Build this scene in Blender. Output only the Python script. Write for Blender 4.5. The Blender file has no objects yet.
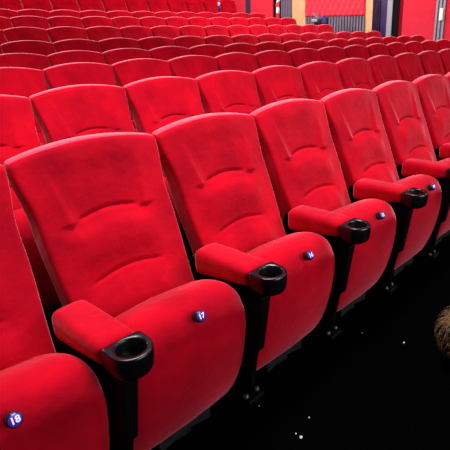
import bpy, bmesh, math, random
from mathutils import Vector, Matrix
random.seed(4)

# ------------------------------------------------------------------ camera
S = bpy.context.scene
COL = S.collection
cam = bpy.data.cameras.new('camera')
cam.sensor_fit = 'HORIZONTAL'; cam.sensor_width = 36.0
cam.lens = 36.0 * 483.28 / 450.0
cam.shift_x = -58.4 / 450.0
cam.shift_y = -30.1 / 450.0
cam.clip_start = 0.05; cam.clip_end = 100
camo = bpy.data.objects.new('camera', cam); COL.objects.link(camo); S.camera = camo
Rv, Uv, Fv = Vector((.6572, -.7537, -.0063)), Vector((.2554, .2148, .9427)), Vector((.7091, .6212, -.3337))
M = Matrix((Rv, Uv, -Fv)).transposed().to_4x4()
M.translation = Vector((-.5416, -1.0329, 1.4558))
camo.matrix_world = M

# ------------------------------------------------------------------ light
W = bpy.data.worlds.new('world'); S.world = W; W.use_nodes = True
W.node_tree.nodes['Background'].inputs[0].default_value = (1, .9, .9, 1)
W.node_tree.nodes['Background'].inputs[1].default_value = 0.0
def area(name, loc, target, sx, sy, power, color=(1, 1, 1)):
    l = bpy.data.lights.new(name, 'AREA'); l.shape = 'RECTANGLE'; l.size = sx; l.size_y = sy
    l.energy = power; l.color = color
    o = bpy.data.objects.new(name, l); COL.objects.link(o); o.location = loc
    o.rotation_euler = (Vector(target) - Vector(loc)).to_track_quat('-Z', 'Y').to_euler()
    return o
near = area('ceiling_light_near', (.9, .8, 4.5), (.9, .8, 0), 3.0, .8, 108, (1, .94, .90))
near.data.spread = math.radians(105)
area('ceiling_light_rear', (2.6, 6.2, 4.6), (2.6, 6.2, 0), 6.0, 3.0, 70, (1, .93, .93))
area('back_rim_fill', (3.4, 11.2, 4.5), (3.6, 4.0, 1.2), 10.0, 1.0, 1350, (1, .93, .93))  # added unseen light from behind, brightens the top rims of the backs
area('ceiling_light_aisle', (8.6, 6.5, 4.6), (10.2, 7.5, 0), 2.0, 8.0, 370, (1, .95, .92))
low = area('front_fill', (1.8, -3.6, 2.2), (1.5, .4, .2), 3.0, 1.0, 42, (1, .93, .95))  # added low fill for the front seats, not a known fixture
low.data.spread = math.radians(110)
area('front_fill_right', (8.2, -2.6, 4.0), (7.5, 3.5, 1.0), 3.5, 1.5, 205, (1, .9, .96))  # second added fill, lifts the seat faces on the right
S.view_settings.view_transform = 'Standard'; S.view_settings.look = 'None'
S.view_settings.exposure = 0.0; S.view_settings.gamma = 1.0; S.view_settings.use_curve_mapping = False

# ------------------------------------------------------------------ materials
def mat(name, color, rough=.5, metallic=0, sheen=0, sheen_tint=(1, 1, 1), spec=.5, emit=None, estr=0,
        noise=0, nscale=8, bump=0, bscale=200, coat=0, color2=None):
    m = bpy.data.materials.new(name); m.use_nodes = True
    nt = m.node_tree; b = nt.nodes['Principled BSDF']
    b.inputs['Base Color'].default_value = (*color, 1); b.inputs['Roughness'].default_value = rough
    b.inputs['Metallic'].default_value = metallic; b.inputs['Specular IOR Level'].default_value = spec
    b.inputs['Sheen Weight'].default_value = sheen; b.inputs['Sheen Tint'].default_value = (*sheen_tint, 1)
    b.inputs['Sheen Roughness'].default_value = .32
    b.inputs['Coat Weight'].default_value = coat
    if emit: b.inputs['Emission Color'].default_value = (*emit, 1); b.inputs['Emission Strength'].default_value = estr
    tc = nt.nodes.new('ShaderNodeTexCoord')
    if noise or color2:
        n = nt.nodes.new('ShaderNodeTexNoise'); n.inputs['Scale'].default_value = nscale; n.inputs['Detail'].default_value = 5
        n.inputs['Roughness'].default_value = .6
        info = nt.nodes.new('ShaderNodeObjectInfo')
        add = nt.nodes.new('ShaderNodeVectorMath'); add.operation = 'ADD'
        mul = nt.nodes.new('ShaderNodeVectorMath'); mul.operation = 'SCALE'; mul.inputs['Scale'].default_value = 1.0
        nt.links.new(info.outputs['Location'], mul.inputs[0])
        nt.links.new(tc.outputs['Object'], add.inputs[0]); nt.links.new(mul.outputs[0], add.inputs[1])
        nt.links.new(add.outputs[0], n.inputs['Vector'])
        r = nt.nodes.new('ShaderNodeValToRGB')
        c2 = color2 or tuple(c * (1 - noise) for c in color)
        r.color_ramp.elements[0].position = .32; r.color_ramp.elements[0].color = (*c2, 1)
        r.color_ramp.elements[1].position = .68; r.color_ramp.elements[1].color = (*color, 1)
        nt.links.new(n.outputs['Fac'], r.inputs['Fac']); nt.links.new(r.outputs['Color'], b.inputs['Base Color'])
    if bump:
        n2 = nt.nodes.new('ShaderNodeTexNoise'); n2.inputs['Scale'].default_value = bscale; n2.inputs['Detail'].default_value = 3
        nt.links.new(tc.outputs['Object'], n2.inputs['Vector'])
        bp = nt.nodes.new('ShaderNodeBump'); bp.inputs['Strength'].default_value = bump; bp.inputs['Distance'].default_value = .01
        nt.links.new(n2.outputs['Fac'], bp.inputs['Height']); nt.links.new(bp.outputs['Normal'], b.inputs['Normal'])
    return m

VELVET = mat('red_velvet', (.58, .0018, .015), rough=.9, sheen=.85, sheen_tint=(1, .30, .40), spec=.05,
             nscale=5.5, color2=(.37, .001, .013), bump=.25, bscale=28)
RIMLIT = mat('velvet_rim_highlight', (.84, .05, .09), rough=.9, sheen=1.0, sheen_tint=(1, .55, .62), spec=.05, bump=.2, bscale=40)  # red velvet with the light on the top rims put into its colour
BLACK = mat('black_plastic', (.003, .003, .004), rough=.32, spec=.4)
CUPMAT = mat('cup_plastic', (.003, .003, .006), rough=.28, spec=.5)
PANELM = mat('side_panel_black', (.0015, .0015, .002), rough=.6, spec=.1)
GREY = mat('dull_grey_metal', (.03, .028, .032), rough=.5, metallic=.3, noise=.6, nscale=30)
STEEL = mat('bolt_steel', (.10, .095, .10), rough=.4, metallic=.7)
FLOORM = mat('black_carpet', (.0006, .0006, .0007), rough=.95, spec=.01, noise=.6, nscale=40)
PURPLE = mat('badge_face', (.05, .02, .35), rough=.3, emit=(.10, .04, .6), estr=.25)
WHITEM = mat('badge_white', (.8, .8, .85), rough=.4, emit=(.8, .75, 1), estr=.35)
BADGEB = mat('badge_body', (.01, .01, .02), rough=.3)
WALLRED = mat('wall_red_fabric', (.78, .03, .06), rough=.9, sheen=.2, spec=.1, noise=.12, nscale=3, bump=.1, bscale=120)
DARKRED = mat('wall_dark_red', (.22, .003, .01), rough=.9, spec=.1, noise=.2, nscale=4)
TUFT = mat('tufted_red_vinyl', (.85, .03, .055), rough=.6, spec=.2, sheen=.2)
SLATM = mat('grey_slats', (.17, .135, .19), rough=.6, noise=.3, nscale=6)
SLATD = mat('dark_backing', (.03, .02, .04), rough=.8)
WOOD = mat('pale_wood', (.72, .40, .18), rough=.5, color2=(.64, .34, .14), nscale=6)
INDIGO = mat('indigo_glossy', (.03, .012, .10), rough=.25, spec=.5, noise=.6, nscale=2.5)
VIOLET = mat('violet_cloth', (.07, .035, .12), rough=.8, noise=.6, nscale=5)
SILVER = mat('silver_metal', (.28, .28, .34), rough=.45, metallic=.2)
NIGHT = mat('near_black', (.003, .003, .004), rough=.8, spec=.1)
CEIL = mat('dark_ceiling', (.10, .07, .07), rough=.9)
DWALL = mat('dark_wall', (.12, .01, .015), rough=.9)

# ------------------------------------------------------------------ mesh helpers
def mesh_obj(name, verts, faces, m, parent=None, smooth=True, second=None):
    me = bpy.data.meshes.new(name); me.from_pydata([tuple(v) for v in verts], [], faces)
    if second:
        for i in second[1]: me.polygons[i].material_index = 1
    bm = bmesh.new(); bm.from_mesh(me); bmesh.ops.remove_doubles(bm, verts=bm.verts, dist=1e-5)
    bmesh.ops.recalc_face_normals(bm, faces=bm.faces)
    for f in bm.faces: f.smooth = smooth
    bm.to_mesh(me); bm.free()
    me.materials.append(m)
    if second: me.materials.append(second[0])
    o = bpy.data.objects.new(name, me); COL.objects.link(o)
    if parent: o.parent = parent
    return o

def tag(o, label=None, cat=None, group=None, kind=None):
    if label: o['label'] = label
    if cat: o['category'] = cat
    if group: o['group'] = group
    if kind: o['kind'] = kind
    return o

def axis_samples(h, r, n):
    e = [h - r + r * math.sin(a * math.pi / 2 / 4) for a in range(5)]     # curved edge samples
    inner = [-(h - r) + 2 * (h - r) * i / n for i in range(n + 1)]
    out = sorted(set([round(v, 6) for v in e + [-v for v in e] + inner]))
    return out

def rounded_box(hx, hy, hz, r, nx, ny, nz, fn=None):
    """closed rounded box centred at 0; fn(x,y,z)->(x,y,z) deforms it"""
    X, Y, Z = axis_samples(hx, r, nx), axis_samples(hy, r, ny), axis_samples(hz, r, nz)
    verts, faces, idx = [], [], {}
    def vid(x, y, z):
        k = (round(x, 6), round(y, 6), round(z, 6))
        if k not in idx:
            c = Vector((max(-hx + r, min(hx - r, x)), max(-hy + r, min(hy - r, y)), max(-hz + r, min(hz - r, z))))
            d = Vector((x, y, z)) - c
            p = c + d.normalized() * r if d.length > 1e-9 else c
            p = fn(*p) if fn else tuple(p)
            idx[k] = len(verts); verts.append(p)
        return idx[k]
    def sheet(A, B, f):
        for i in range(len(A) - 1):
            for j in range(len(B) - 1):
                faces.append((vid(*f(A[i], B[j])), vid(*f(A[i + 1], B[j])), vid(*f(A[i + 1], B[j + 1])), vid(*f(A[i], B[j + 1]))))
    for s in (-1, 1):
        sheet(Y, Z, lambda a, b: (s * hx, a, b)); sheet(X, Z, lambda a, b: (a, s * hy, b)); sheet(X, Y, lambda a, b: (a, b, s * hz))
    return verts, faces

def box(x0, x1, y0, y1, z0, z1):
    v = [(x, y, z) for x in (x0, x1) for y in (y0, y1) for z in (z0, z1)]
    f = [(0, 1, 3, 2), (4, 6, 7, 5), (0, 4, 5, 1), (2, 3, 7, 6), (0, 2, 6, 4), (1, 5, 7, 3)]
    return v, f

def join(*parts):
    V, F = [], []
    for v, f in parts:
        b = len(V); V += list(v); F += [tuple(i + b for i in q) for q in f]
    return V, F

def rings(R, cap0=True, cap1=True):
    n = len(R[0]); V = [p for r in R for p in r]; F = []
    for i in range(len(R) - 1):
        for j in range(n):
            k = (j + 1) % n
            F.append((i * n + j, i * n + k, (i + 1) * n + k, (i + 1) * n + j))
    if cap0: F.append(tuple(range(n))[::-1])
    if cap1: F.append(tuple((len(R) - 1) * n + j for j in range(n)))
    return V, F

def lathe(profile, n=24, axis='z', c=(0, 0, 0)):
    R = []
    for r, h in profile:
        ring = []
        for j in range(n):
            a = 2 * math.pi * j / n
            p = (r * math.cos(a), r * math.sin(a), h)
            ring.append((c[0] + p[0], c[1] + p[1], c[2] + p[2]))
        R.append(ring)
    return rings(R)

def catmull(P, per):
    out = []; n = len(P)
    for i in range(n):
        a, b, c, d = [Vector(P[(i + k) % n]) for k in (-1, 0, 1, 2)]
        for s in range(per):
            t = s / per
            out.append(.5 * ((2 * b) + (c - a) * t + (2 * a - 5 * b + 4 * c - d) * t * t + (3 * b - a - 3 * c + d) * t ** 3))
    return out

def sstep(a, b, x):
    t = max(0, min(1, (x - a) / (b - a))); return t * t * (3 - 2 * t)

# ------------------------------------------------------------------ the room
ROWS = [  # x of a chair boundary, y and z of the top corner of the backs
    (-.0114, .5994, 1.0497), (.5191, 1.667, 1.1042), (1.0569, 2.7131, 1.1509), (1.5569, 3.7331, 1.1923),
    (1.5342, 4.7589, 1.2713), (2.0551, 6.037, 1.409), (2.5883, 7.1486, 1.5675), (3.1101, 8.1699, 1.6944), (3.594, 9.20, 2.055)]
NEND = [17, 16, 15, 14, 14, 13, 12, 11, 10]     # boundaries from the first one to the aisle end
PITCH = .56
RX, LX, BY, FY, HC = 10.9, -4.5, 12.4, -6.5, 4.8
fz = [z - 1.0497 for _, _, z in ROWS]; fz[0] = 0
prof = [(FY, 0)]
for i in range(1, 9):
    y = ROWS[i][1] - .80
    prof += [(y, fz[i - 1]), (y, fz[i])]
prof += [(BY, fz[8])]
bot = [(y, -.3) for y, _ in (prof[-1], prof[0])]
loop = prof + bot
o = mesh_obj('floor', *rings([[(LX, y, z) for y, z in loop], [(RX, y, z) for y, z in loop]]), FLOORM, smooth=False); tag(o, kind='structure')
def struct(name, vf, m): return tag(mesh_obj(name, *vf, m, smooth=False), kind='structure')
struct('ceiling', box(LX, RX, FY, BY, HC, HC + .1), CEIL)
struct('wall_left', box(LX - .1, LX, FY, BY, -.3, HC + .1), DWALL)
struct('wall_back', box(LX - .1, RX + .1, BY, BY + .1, -.3, HC + .1), WALLRED)
struct('wall_front', box(LX - .1, RX + .1, FY - .1, FY, -.3, HC + .1), NIGHT)
struct('wall_right', box(RX, RX + .1, FY, BY, -.3, HC + .1), DARKRED)

# ray helper: where a pixel of the survey meets the wall X = x (used only to measure distances along the wall)
def wally(px, x=RX, py=15):
    d = Fv + Rv * (px - 225 - 58.4) / 483.28 - Uv * (py - 225 + 30.1) / 483.28
    t = (x - M.translation.x) / d.x
    return M.translation.y + t * d.y
wy = {p: round(wally(p), 3) for p in (234, 247, 252, 274, 282, 292, 306, 366, 374, 381, 388, 393, 399, 404, 437, 446)}
T = .05
def wpanel(name, a, b, m, z0=.2, z1=HC, t=T): return struct(name, box(RX - t, RX, wy[b], wy[a], z0, z1), m)
struct('trim_1', box(RX - T, RX, wy[247], BY - .01, .2, HC), WALLRED)
wpanel('trim_2', 247, 252, SLATD, t=.055)
wpanel('trim_3', 252, 274, WALLRED)
wpanel('trim_4', 274, 282, NIGHT, t=.01)
wpanel('trim_5', 292, 306, WOOD, t=.02)
wpanel('trim_6', 366, 374, WOOD, t=.03)
wpanel('trim_7', 388, 393, SILVER, t=.05)
wpanel('trim_8', 393, 399, NIGHT, t=.02)
wpanel('trim_9', 404, 437, WALLRED, t=.06)
struct('trim_10', box(RX - .05, RX, FY, wy[446], .0, HC), WALLRED)
# silver pillar with grooves
g = []
a, b = wy[446], wy[437]
for k in range(5):
    y0 = a + (b - a) * k / 5
    g.append(box(RX - (.08 if k % 2 == 0 else .05), RX, y0, y0 + (b - a) / 5, 0, HC))
struct('trim_11', join(*g), SILVER)
# slatted stretches
def slats(name, p0, p1, z0, z1, n):
    a, b = wy[p1], wy[p0]; parts = []
    for k in range(n):
        y0 = a + (b - a) * k / n
        parts.append(box(RX - .07, RX - .02, y0, y0 + (b - a) / n * .62, z0, z1))
    o = struct(name, join(*parts), SLATM)
    struct(name.replace('trim_1', 'trim_2'), box(RX - .025, RX, a, b, z0, z1), SLATD)
slats('trim_12', 282, 292, .3, HC, 6)
slats('trim_13', 306, 366, .2, 1.63, 22)
# tufted padding above the slats
a, b = wy[366], wy[306]; z0, z1 = 1.63, 3.2
ny, nz = 110, 60; V = []; F = []
cy, cz = (b - a) / 11, .17
for i in range(ny + 1):
    for j in range(nz + 1):
        y = a + (b - a) * i / ny; z = z0 + (z1 - z0) * j / nz
        p, q = (y - a) / cy, (z - z0) / cz
        s = abs(math.sin(math.pi * (p + q / 2))) * abs(math.sin(math.pi * (p - q / 2)))
        edge = min(1, (z - z0) / .03, (z1 - z) / .03, (y - a) / .03, (b - y) / .03)
        V.append((RX - .034 - (.03 + .040 * math.sqrt(s)) * max(0, edge), y, z))
for i in range(ny):
    for j in range(nz):
        k = i * (nz + 1) + j; F.append((k, k + nz + 1, k + nz + 2, k + 1))
p = mesh_obj('tufted_panel', *join((V, F), box(RX - .036, RX - .004, a, b, z0, z1)), TUFT)
tag(p, 'red diamond-tufted padded panel on the side wall between two pale wood pillars', 'wall panel')
struct('wall_panel_above', box(RX - .04, RX, a, b, z1, HC), WALLRED).name = 'trim_14'
# doorway with dark curtain and indigo leaf
d = mesh_obj('door_1', *box(RX - .05, RX, wy[388], wy[381], .2, 3.4), INDIGO, smooth=False); tag(d, kind='structure')
V = []; F = []
a, b = wy[381], wy[374]; n = 60
for i in range(n + 1):
    y = a + (b - a) * i / n; x = RX - .06 - .025 * math.sin(i / n * math.pi * 9)
    V += [(x, y, .4), (x, y, 3.4)]
    if i: F.append((2 * i - 2, 2 * i, 2 * i + 1, 2 * i - 1))
c = mesh_obj('door_curtain', V, F, VIOLET)
sm = c.modifiers.new('thick', 'SOLIDIFY'); sm.thickness = .006
tag(c, 'dark violet curtain hanging beside the indigo door, right of the pale wood pillar', 'curtain')

# ------------------------------------------------------------------ theatre seat
CX = 0.0
def back_deform(x, y, z):
    # x across -.275..+.275, z along the height -.33..+.33, y thickness -.036..+.036
    H = .33
    v = (z + H) / (2 * H)                          # 0 bottom, 1 top
    q = x / .275
    Z = .41 + v * (.634 + .037 * (1 - q * q) * sstep(.5, 1, v))
    w = .236 + .016 * sstep(.1, .6, v) + .025 * sstep(.68, .99, v)      # flared top corners
    X = q * w - .009 * (1 - q * q)
    front = sstep(.02, -.02, y)
    Y = .36 + .42 * (Z - .5) + .016 + y * (1.30 - .40 * v + (1.1 * sstep(1.0, .80, v) if y > 0 else 0))
    X0 = X + .011
    Y += .020 * sstep(.09, .27, abs(X0)) * (.35 + .65 * front)           # the wings fall away backwards
    ax = abs(X0)
    arc = .840 - 1.5 * min(ax, .112) ** 2
    arc2 = .645 - 1.2 * min(ax, .15) ** 2
    d = 0.0
    pan = 1 - sstep(.098, .148, ax - .19 * (Z - .83))
    above = sstep(arc - .002, arc + .006, Z)
    deep = max(0, min(1, (1.035 - Z) / (1.035 - arc)))          # head panel: a hollow that deepens towards the arc
    d += (.018 * deep ** 1.3 + .005 * sstep(0, .35, deep)) * pan * above
    side = 1 - sstep(.10, .200, ax)
    above2 = sstep(arc2 - .002, arc2 + .006, Z)
    t1 = max(0, arc - Z)
    d += (.015 * (1 - sstep(0, .05, t1)) - .007 * sstep(0, .07, t1) + .017 * sstep(.08, arc - arc2, t1)) * (1 - above) * above2 * side
    t2 = max(0, arc2 - Z)
    d += (.006 * (1 - sstep(0, .045, t2)) - .014 * sstep(0, .08, t2) + .012 * sstep(.08, .22, t2)) * (1 - above2) * side
    # stitched creases along both arcs and beside the head panel
    d += .012 * math.exp(-((Z - arc - .004) / .006) ** 2) * (1 - sstep(.075, .118, ax))
    d += .011 * math.exp(-((Z - arc2 - .004) / .006) ** 2) * (1 - sstep(.09, .15, ax))
    d += .003 * math.exp(-((ax - .125 - .19 * (Z - .83)) / .007) ** 2) * sstep(.76, .82, Z) * sstep(1.02, .96, Z)
    Y += d * front
    tt = max(0, (v - .96) / .04)
    Y += .010 * (1 - math.sqrt(max(0, 1 - tt * tt))) * front            # softly rolled top edge
    return (X, Y, Z)

def make_backrest(): return rounded_box(.275, .036, .33, .016, 60, 3, 130, back_deform)

SEATP = [(.145, .085), (.09, .19), (.056, .33), (.045, .45), (.054, .545), (.10, .604), (.20, .600), (.32, .535),
         (.43, .43), (.44, .34), (.36, .22), (.27, .11), (.22, .08)]
def make_seat():
    P = catmull([(y, z, 0) for y, z in SEATP], 6)
    cyy, czz = .19, .36
    R = []; N = 36
    for i in range(N + 1):
        th = -math.pi / 2 + math.pi * i / N
        s_, c_ = math.sin(th), max(0, math.cos(th))
        u = math.copysign(abs(s_) ** (2 / 9.0), s_); sc = c_ ** (2 / 9.0) if c_ > 1e-6 else 0.0
        ring = []
        for q in P:
            y = cyy + (q.x - cyy) * sc; z = czz + (q.y - czz) * (sc if q.y > czz else sc ** .4)
            z -= (.058 * abs(u) ** 3.2) * sstep(.36, .58, q.y)
            hw = .254 - .008 * sstep(.3, .08, z)
            y += .018 * u * u * sstep(.30, .06, q.x)
            ring.append((u * hw, y, z))
        R.append(ring)
    return rings(R)

def make_pad():
    def f(x, y, z):
        v = (y + .15) / .30                      # 0 front .. 1 rear
        top = .636 + .006 * (1 - (x / .06) ** 2) - .010 * v * v
        low = .572 - .050 * v
        k = (z + .036) / .072
        X = x * (1 + .04 * math.sin(v * math.pi)) * (.93 + .07 * k)
        return (X, .197 + y, low + (top - low) * k)
    return rounded_box(.060, .15, .036, .022, 8, 14, 6, f)

def dshape(r, yb, n=40, c=.008):
    """D outline: half circle to the front, straight sides to the square rear"""
    pts = []
    for j in range(n):
        a = 2 * math.pi * j / n
        dx, dy = math.cos(a), math.sin(a)
        if dy <= 0: pts.append((r * dx, r * dy))
        else:
            t = min(r / max(abs(dx), 1e-6), yb / max(dy, 1e-6)); pts.append((t * dx, t * dy))
    return pts
def make_cup():
    n = 40
    D = dshape(.062, .052, n); C = [(math.cos(2 * math.pi * j / n), math.sin(2 * math.pi * j / n)) for j in range(n)]
    R = []
    for s, z in ((.45, .545), (.62, .552), (.86, .562), (.95, .573), (.98, .588), (1.0, .605), (1.0, .622), (.975, .630), (.93, .632)):
        R.append([(x * s, y * s, z) for x, y in D])
    for r, z in ((.0445, .632), (.042, .628), (.040, .62), (.037, .57), (.030, .562), (.01, .56)):
        R.append([(x * r, y * r - .003, z) for x, y in C])
    return rings(R)
def make_panel():
    """upright standard: side plate between two seats, leaning back towards its foot"""
    fr = [(.0, .60), (.015, .54), (.028, .46), (.055, .34), (.085, .22), (.105, .10), (.11, .03)]
    bk = [(.36, .03), (.37, .20), (.40, .36), (.43, .50), (.40, .585)]
    R = []
    for hx, ins in ((-.011, .006), (-.015, 0), (.015, 0), (.011, .006)):
        ring = []
        for k, (y, z) in enumerate(fr + bk):
            yy = y + (ins if k < len(fr) else -ins); ring.append((hx, yy, max(z, .004)))
        R.append(ring)
    neck = rounded_box(.030, .03, .13, .012, 3, 3, 6, lambda x, y, z: (x * (1 - .3 * (.13 - z) / .26), y + .045 + (.13 - z) * .14, z + .40))
    foot = rounded_box(.045, .14, .012, .006, 3, 6, 1, lambda x, y, z: (x, y + .22, z + .020))
    return join(rings(R), neck, foot)
def make_bolt(): return lathe([(.013, 0), (.013, .006), (.010, .012), (.004, .014)], 10)
def make_bracket():
    b1 = rounded_box(.12, .035, .030, .012, 4, 2, 2, lambda x, y, z: (x, y + .195, z + .066 - .02 * abs(x) / .1))
    b2 = rounded_box(.028, .028, .05, .008, 2, 2, 2, lambda x, y, z: (x * (1 + (.05 - z) * 3), y + .205, z + .05))
    return join(b1, b2)
# badge: short black drum tilted out of the cushion with a lit face
BC, BN = Vector((0.004, .036, .583)), Vector((0, -.90, .44)).normalized()
def frame(o):
    z = BN; x = Vector((1, 0, 0)); y = z.cross(x)
    m = Matrix((x, y, z)).transposed().to_4x4(); m.translation = BC
    return m
def txt_mesh(s):
    cu = bpy.data.curves.new('number', 'FONT'); cu.body = s; cu.size = .023; cu.align_x = 'CENTER'; cu.align_y = 'CENTER'
    cu.extrude = .0006; cu.offset = .0006; cu.resolution_u = 3
    t = bpy.data.objects.new('tmp', cu); COL.objects.link(t)
    me = bpy.data.meshes.new_from_object(t.evaluated_get(bpy.context.evaluated_depsgraph_get()))
    bpy.data.objects.remove(t); bpy.data.curves.remove(cu)
    return me

def empty(name, loc):
    o = bpy.data.objects.new(name, None); o.empty_display_size = .1; COL.objects.link(o); o.location = loc; return o

proto = empty('theatre_seat', (0, 0, 0))
bv, bf = make_backrest()
# top strip of the back: same velvet, overhead highlight painted in as paler pink
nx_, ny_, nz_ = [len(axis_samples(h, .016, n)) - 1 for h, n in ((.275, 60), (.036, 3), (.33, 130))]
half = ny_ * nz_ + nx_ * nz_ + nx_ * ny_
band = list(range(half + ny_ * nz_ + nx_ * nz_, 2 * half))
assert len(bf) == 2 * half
mesh_obj('backrest', bv, bf, VELVET, proto, second=(RIMLIT, band))
mesh_obj('seat', *make_seat(), VELVET, proto)
def arm(side):
    pad = mesh_obj('armrest', *make_pad(), VELVET, proto); pad.location = (side * .28 + .014, .010, 0)
    cup = mesh_obj('cup_holder', *make_cup(), CUPMAT, pad); cup.location = (.008, -.002, 0)
    st = mesh_obj('side_panel', *make_panel(), PANELM, proto); st.location = (side * .28 + .018, .005, 0)
    for x, y in ((-.030, .115), (.030, .115)):
        b = mesh_obj('bolt', *make_bolt(), STEEL, st); b.location = (x, y, .030)
    return pad, st
arm(-1)
br = mesh_obj('seat_bracket', *make_bracket(), GREY, proto)

def kids(o): return [c for c in bpy.data.objects if c.parent == o]
TREE = [(c, kids(c)) for c in kids(proto)]
def copy_seat(loc):
    r = proto.copy(); COL.objects.link(r); r.location = loc
    for c, gs in TREE:
        d = c.copy(); COL.objects.link(d); d.parent = r
        for g_ in gs:
            e = g_.copy(); COL.objects.link(e); e.parent = d
    return r
def add_end_arm(r):
    for c, gs in TREE:
        if c.name.split('.')[0] in ('armrest', 'side_panel'):
            d = c.copy(); COL.objects.link(d); d.parent = r; d.location = (.296, .008, 0)
            for g_ in gs:
                e = g_.copy(); COL.objects.link(e); e.parent = d

ORD = ['zeroth', 'first', 'second', 'third', 'fourth', 'fifth', 'sixth', 'seventh', 'eighth', 'ninth', 'tenth', 'eleventh',
       'twelfth', 'thirteenth', 'fourteenth', 'fifteenth', 'sixteenth', 'seventeenth', 'eighteenth', 'nineteenth', 'twentieth']
def project(P):
    d = Vector(P) - M.translation; z = d.dot(Fv)
    if z < .05: return (-999, -999)
    return 283.4 + 483.28 * d.dot(Rv) / z, 194.9 - 483.28 * d.dot(Uv) / z
first = True
badge_me = face_me = None
for r, (x0, yt, zt) in enumerate(ROWS):
    lo = 0
    oy, oz = yt - .5994, zt - 1.0497
    def span(k):
        xs = [project((x0 + (k + e) * PITCH + s, yt - dy, oz + z)) for e, s in ((0, .01), (1, -.01)) for dy, z in ((0, 1.04), (.2, .6), (.5, .5), (.5, .3))]
        return min(q[0] for q in xs), max(q[0] for q in xs), min(q[1] for q in xs)
    while span(lo)[1] > 2 and lo > -8: lo -= 1
    lo += 1
    hi = NEND[r]
    vis = 0
    for k in range(lo - 1, hi):
        c = (x0 + (k + .5) * PITCH, oy, oz)
        a_, b_, t_ = span(k)
        if r == 0 and a_ > 640: break
        if first:
            o = proto; o.location = c; first = False
        else: o = copy_seat(c)
        inframe = k >= lo and a_ < 448
        if r == 0:
            num = 17 - k
            if bpy.data.meshes.get('number_badge') is None:
                bb = mesh_obj('number_badge', *lathe([(.0190, -.02), (.0190, .004), (.0183, .0075), (.016, .009)], 28), BADGEB)
                ff = mesh_obj('badge_face', *lathe([(.0155, .0075), (.0153, .0100)], 28), PURPLE)
                badge_me, face_me = bb.data, ff.data
                bpy.data.objects.remove(bb); bpy.data.objects.remove(ff)
            b = bpy.data.objects.new('number_badge', badge_me); COL.objects.link(b); b.parent = o; b.matrix_local = frame(o)
            f_ = bpy.data.objects.new('badge_face', face_me); COL.objects.link(f_); f_.parent = b
            f_['label'] = 'glowing violet badge face'
            me = txt_mesh(str(num)); me.materials.append(WHITEM)
            n_ = bpy.data.objects.new('number', me); COL.objects.link(n_); n_.parent = b; n_.location = (0, 0, .0108)
            n_['label'] = 'white digits %d' % num
            tag(o, 'red velvet tip-up seat with round badge numbered %d in the front row' % num, 'theatre seat', 'front row of red theatre seats')
            if not inframe and k > 0:
                tag(o, 'red velvet front row seat beyond the right edge of the photo, badge %d' % num)
            elif k < lo:
                tag(o, 'red velvet front row seat beyond the left edge of the photo, badge %d' % num)
        else:
            row = ORD[r + 1]
            if inframe: vis += 1
            if k == hi - 1: lab = 'red velvet theatre seat at the aisle end of the %s row from the front' % row
            elif k < lo: lab = 'red velvet theatre seat just beyond the left edge in the %s row' % row
            elif not inframe: lab = 'red velvet theatre seat in the %s row, %s from the aisle, beyond the right edge' % (row, ORD[hi - k])
            else: lab = 'red velvet theatre seat, %s from the left edge in the %s row' % (ORD[vis], row)
            tag(o, lab, 'theatre seat', 'red theatre seats in the %s row' % row)
        if k == hi - 1: add_end_arm(o)

# ------------------------------------------------------------------ small things
def wallpt(px, py, x):
    d = Fv + Rv * (px - 283.4) / 483.28 - Uv * (py - 194.9) / 483.28
    t = (x - M.translation.x) / d.x
    return M.translation + t * d

# bottle in a cup holder of the last row
k = 8
bx, by, bz = ROWS[8][0] + k * PITCH + .022, ROWS[8][1] - .5994 + .005, ROWS[8][2] - 1.0497 + .5625
bt = empty('drink_bottle', (bx, by, bz)); tag(bt, 'dark purple drink bottle with white cap standing at the aisle end of the last row', 'bottle')
mesh_obj('bottle_body', *lathe([(.026, 0), (.033, .012), (.033, .29), (.031, .32), (.02, .35)], 20), mat('bottle_purple', (.03, .008, .10), rough=.2, coat=.5), bt)
cp = mesh_obj('cap', *lathe([(.026, .345), (.028, .35), (.028, .395), (.022, .40)], 20), mat('cap_white', (.85, .85, .85), rough=.4), bt); cp['label'] = 'white cap'

# white and red canister in the dark niche
pz = wallpt(278, 18, RX - .10)
wm = mat('canister_white', (.85, .82, .78), rough=.4); rm = mat('canister_red', (.8, .02, .02), rough=.4)
ex = empty('canister', (RX - .10, pz.y, .95)); ex.location.z = fz[7] + .06
h0 = ex.location.z
def L(z): return z - h0
tag(ex, 'slim white and red canister standing in the dark niche of the side wall', 'canister')
mesh_obj('lower_body', *lathe([(.05, 0), (.055, .02), (.055, L(1.75))], 20), rm, ex)
mesh_obj('middle_body', *lathe([(.050, L(1.75)), (.052, L(1.76)), (.052, L(1.93))], 20), wm, ex)
mesh_obj('band', *lathe([(.060, L(1.93)), (.062, L(1.94)), (.062, L(2.01)), (.05, L(2.03))], 20), rm, ex)
def tilt(vf, k, z0): return [(x, y - (z - z0) * k, z) for x, y, z in vf[0]], vf[1]
mesh_obj('top', *tilt(lathe([(.045, L(2.03)), (.055, L(2.06)), (.052, L(2.12)), (.04, L(2.18)), (.02, L(2.22))], 20), .35, L(2.03)), wm, ex)

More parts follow.
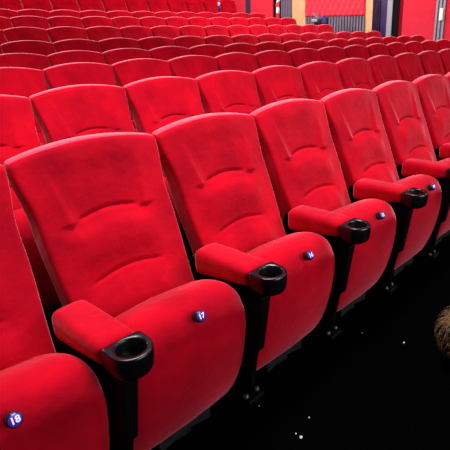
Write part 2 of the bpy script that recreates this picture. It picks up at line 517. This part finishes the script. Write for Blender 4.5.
# equipment in the aisle before the tufted panel
q0 = wallpt(320, 20, 10.1)
eq = empty('camera_tripod', (q0.x, q0.y, 0)); 
import bisect
zf = [z for y, z in prof if y <= q0.y][-1]; eq.location.z = zf
tag(eq, 'dark camera gear with navy pouch on a stand before the tufted wall panel', 'camera')
ez = q0.z - zf + 0
pk = mat('dusty_grey', (.16, .13, .17), rough=.5); nv = mat('navy_cloth', (.012, .012, .10), rough=.7); lt = mat('pale_grey', (.30, .27, .33), rough=.5)
mesh_obj('camera_body', *rounded_box(.07, .12, .085, .02, 3, 3, 3, lambda x, y, z: (x, y + .03, z + ez - .03)), BLACK, eq)
mesh_obj('camera_head', *rounded_box(.05, .09, .035, .015, 3, 3, 3, lambda x, y, z: (x, y + .10, z + ez + .09 + y * .7)), pk, eq)
mesh_obj('strap_loop', *rounded_box(.03, .06, .03, .012, 3, 3, 3, lambda x, y, z: (x, y - .06, z + ez + .06 - y * .5)), mat('violet_strap', (.10, .05, .22), rough=.6), eq)
mesh_obj('pale_grip', *rounded_box(.04, .09, .035, .012, 3, 3, 3, lambda x, y, z: (x - .05, y + .12, z + ez - .01)), lt, eq)
mesh_obj('pouch', *rounded_box(.06, .09, .09, .04, 4, 4, 4, lambda x, y, z: (x, y - .16, z + ez - .02)), nv, eq)
for a in range(3):
    an = a * 2.094 + .4; ca, sa = math.cos(an), math.sin(an)
    R = []
    for t, rr in ((0, .015), (1, .012)):
        ring = [(ca * .35 * t + rr * math.cos(b * math.pi / 4), sa * .35 * t + rr * math.sin(b * math.pi / 4), (ez - .08) * (1 - t)) for b in range(8)]
        R.append(ring)
    mesh_obj('tripod_leg', *rings(R), BLACK, eq)

# light fitting on the silver pillar
yA, yB = wy[446] + .18 * (wy[437] - wy[446]), wy[446] + .48 * (wy[437] - wy[446])
wl = mesh_obj('wall_light', *rounded_box(.03, (yB - yA) / 2, .13, .008, 2, 3, 4, lambda x, y, z: (x + RX - .10, y + (yA + yB) / 2, z + 1.64)),
              mat('lamp_cream', (.8, .78, .6), rough=.5, emit=(1, .93, .65), estr=.5))
tag(wl, 'small cream rectangular light on the silver pillar of the side wall', 'wall light')

# streaky brown fuzzy bundle at the right edge, on the dark floor
bc = Vector((1.365, -.445, .15))
fur = mat('brown_fur', (.26, .14, .05), rough=.6, color2=(.010, .007, .005), nscale=16)
V, F = [], []
R = []
for i in range(13):
    th = math.pi * i / 12
    R.append([(.115 * math.sin(th) * math.cos(p_ * math.pi / 12), .115 * math.sin(th) * math.sin(p_ * math.pi / 12), .125 * math.cos(th)) for p_ in range(24)])
parts = [rings(R)]
for k in range(420):
    th = math.acos(random.uniform(-.7, 1)); ph = random.uniform(0, 2 * math.pi)
    base = Vector((math.sin(th) * math.cos(ph), math.sin(th) * math.sin(ph), math.cos(th)))
    tang = Vector((0, 0, -1)) - base * base.dot(Vector((0, 0, -1)))
    if tang.length < .05: tang = base.orthogonal()
    tang.normalize(); side = base.cross(tang)
    tang = (tang + side * random.uniform(-.5, .5)).normalized()
    ring = []
    w0 = random.uniform(.002, .0045)
    for s_ in range(5):
        t = s_ / 4
        p_ = base * (.114 + .016 * math.sin(t * 2.6)) + tang * (.075 * t)
        w_ = w0 * (1 - t * .85)
        sd = tang.cross(base).normalized()
        ring.append([p_ + sd * w_, p_ + base * w_, p_ - sd * w_, p_ - base * w_])
    parts.append(rings(ring))
o = mesh_obj('fur_bundle', *join(*parts), fur); o.location = bc
tag(o, 'fuzzy streaky golden-brown bundle on the dark floor at the right edge', 'bundle')

# pale scraps on the dark floor
sc = mat('scrap_pale', (.6, .56, .55), rough=.7)
SCR = [((301, 438), .006, 'largest pale crumb near the bottom edge'), ((296, 434), .003, 'tiny pale crumb beside the largest one near the bottom edge'),
       ((259, 406), .0025, 'tiny pale speck in front of the foot right of badge 17'), ((362, 333), .003, 'tiny pale speck on bare floor below seat 15'),
       ((309, 418), .003, 'faint pale speck on floor above the largest crumb'), ((404, 343), .005, 'dim grey crumb left of the brown bundle')]
for (px, py), rr, lab in SCR:
    d = Fv + Rv * (px - 283.4) / 483.28 - Uv * (py - 194.9) / 483.28
    t = (.0 - M.translation.z) / d.z; P = M.translation + d * t
    o = mesh_obj('floor_crumb', *rounded_box(rr, rr * .8, rr * .5, rr * .4, 1, 1, 1), sc); o.location = (P.x, P.y, rr * .5)
    tag(o, lab, 'crumb', 'pale crumbs on the dark floor')
